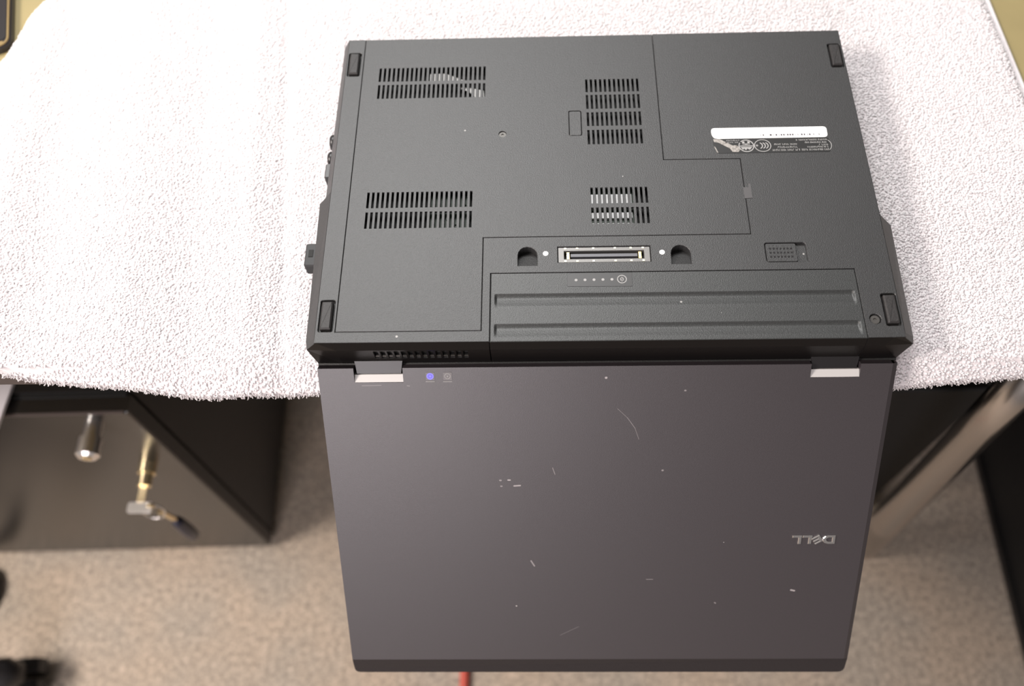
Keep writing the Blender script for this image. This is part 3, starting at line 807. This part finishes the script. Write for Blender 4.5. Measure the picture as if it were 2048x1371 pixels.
# sheet of white paper on the pedestal
pt = FLOOR_Z + CH
pv = ccw([(-.5405, .118), (-.5455, .050), (-.700, .046), (-.696, .118)])
pap = MB().prism(pv, pt, pt + .004).build('paper_stack', M['paper'])
pap['label'] = 'white paper sheets lying on top of the black pedestal at left edge'; pap['category'] = 'paper'

# ================================================================== black cabinet, far right, and black case behind the steel leg
tw = thing('black_cabinet', 'tall black cabinet side standing on the carpet at the right edge', 'cabinet', (.80, .14, FLOOR_Z))
part(MB().prism(rrect(.607, -.30, .98, .58), FLOOR_Z + .012, FLOOR_Z + .60, .002).build('cabinet_body', M['black_board'], tw))
part(MB().box(.601, -.302, FLOOR_Z, .986, .584, FLOOR_Z + .012).build('cabinet_base', M['black_metal'], tw))
pcx = thing('computer_case', 'black upright case in the dark under the desk behind the steel leg', 'computer case', (.24, .32, FLOOR_Z))
part(MB().prism(rrect(.10, .13, .425, .56), FLOOR_Z + .010, FLOOR_Z + .43, .003).build('case_body', M['black_board'], pcx))
part(MB().prism(rrect(.105, .122, .420, .131), FLOOR_Z + .015, FLOOR_Z + .425, .002).build('front_panel', M['black_board'], pcx))
for fx in (.13, .395):
    for fy in (.16, .53): part(MB().prism(circle(fx, fy, .014, 16), FLOOR_Z, FLOOR_Z + .011).build('case_foot', M['rubber'], pcx))

# ================================================================== floor things at the frame's edge
chair = thing('office_chair', 'black swivel chair whose castor foot shows at the lower left corner', 'chair', (-.952, -.147, FLOOR_Z))
for k in range(5):
    a = math.radians(9 + 72 * k); ca, sa = math.cos(a), math.sin(a)
    am = MB().tube([(.03 * ca, .03 * sa, .10), (.13 * ca, .13 * sa, .090), (.222 * ca, .222 * sa, .072), (.240 * ca, .240 * sa, .066)], [.026, .024, .023, .012], 12)
    ao = am.build('star_arm', M['gloss'], chair, True)
    for s in (-1, 1):
        cx, cy = .222 * ca - s * .014 * sa, .222 * sa + s * .014 * ca
        w0 = Vector((cx - s * -.009 * -sa, cy, .026))
        MB().tube([(cx + .009 * sa, cy - .009 * ca, .026), (cx - .009 * sa, cy + .009 * ca, .026)], .0255, 18).build('castor_wheel', M['gloss'], ao)
MB().tube([(0, 0, .05), (0, 0, .13), (0, 0, .131), (0, 0, .24)], [.035, .035, .022, .022], 16).build('gas_column', M['gloss'], chair, True)

cb = MB(); c0 = Vector((-.842, .004, FLOOR_Z + .007))
cb.tube([c0 + Vector((.026 * math.cos(t), .034 * math.sin(t), .004 * math.sin(3 * t))) for t in np.linspace(-2.2, 2.2, 22)] + [c0 + Vector((-.030, .024, 0)), c0 + Vector((-.046, .020, 0))], .0065, 10)
co = cb.build('power_cable', M['gloss'], None, True); co['label'] = 'loop of black cable lying on the carpet by the pedestal at left edge'; co['category'] = 'cable'
rc = MB(); 
rc.tube([(-.150 + .004 * math.sin(9 * t), .00 - .55 * t, FLOOR_Z + .0065) for t in np.linspace(0, 1, 16)], .0062, 10)
ro = rc.build('red_cable', M['red'], None, True); ro['label'] = 'red cable on the carpet, glimpsed just below the hanging laptop lid'; ro['category'] = 'cable'

# ================================================================== dark phone on the desk, upper left
ph = thing('mobile_phone', 'dark slim phone with bronze rim on the tan desk beside the towel', 'phone', (-.515, .36, TABLE_Z + .0005), (0, 0, math.radians(14)))
# local corner that shows: right/near corner
def phl(w=.07, h=.14): return rrect(-w, 0, 0, h, .011, 6)
ph.location = (-.4735, .2965, TABLE_Z + .0002)
MB().prism(phl(), 0, .006, .0012).build('phone_body', M['phone'], ph)
pb = plate(MB(), rrect(-.0686, .0014, -.0014, .1386, .0096, 6), [rrect(-.0668, .0034, -.0032, .1366, .0078, 6)], .0068, .0058, .0003, .0003).build('phone_rim', M['bronze'], ph)
MB().prism(rrect(-.0660, .0085, -.0040, .134, .004, 4), .0058, .0064).build('phone_screen', M['phone'], ph)
MB().prism(rrect(-.0640, .0042, -.0060, .0074, .001, 2), .0058, .0063).build('phone_reflection', M['bronze'], ph)  # bronze strip stands in for an orange reflection inside the rim
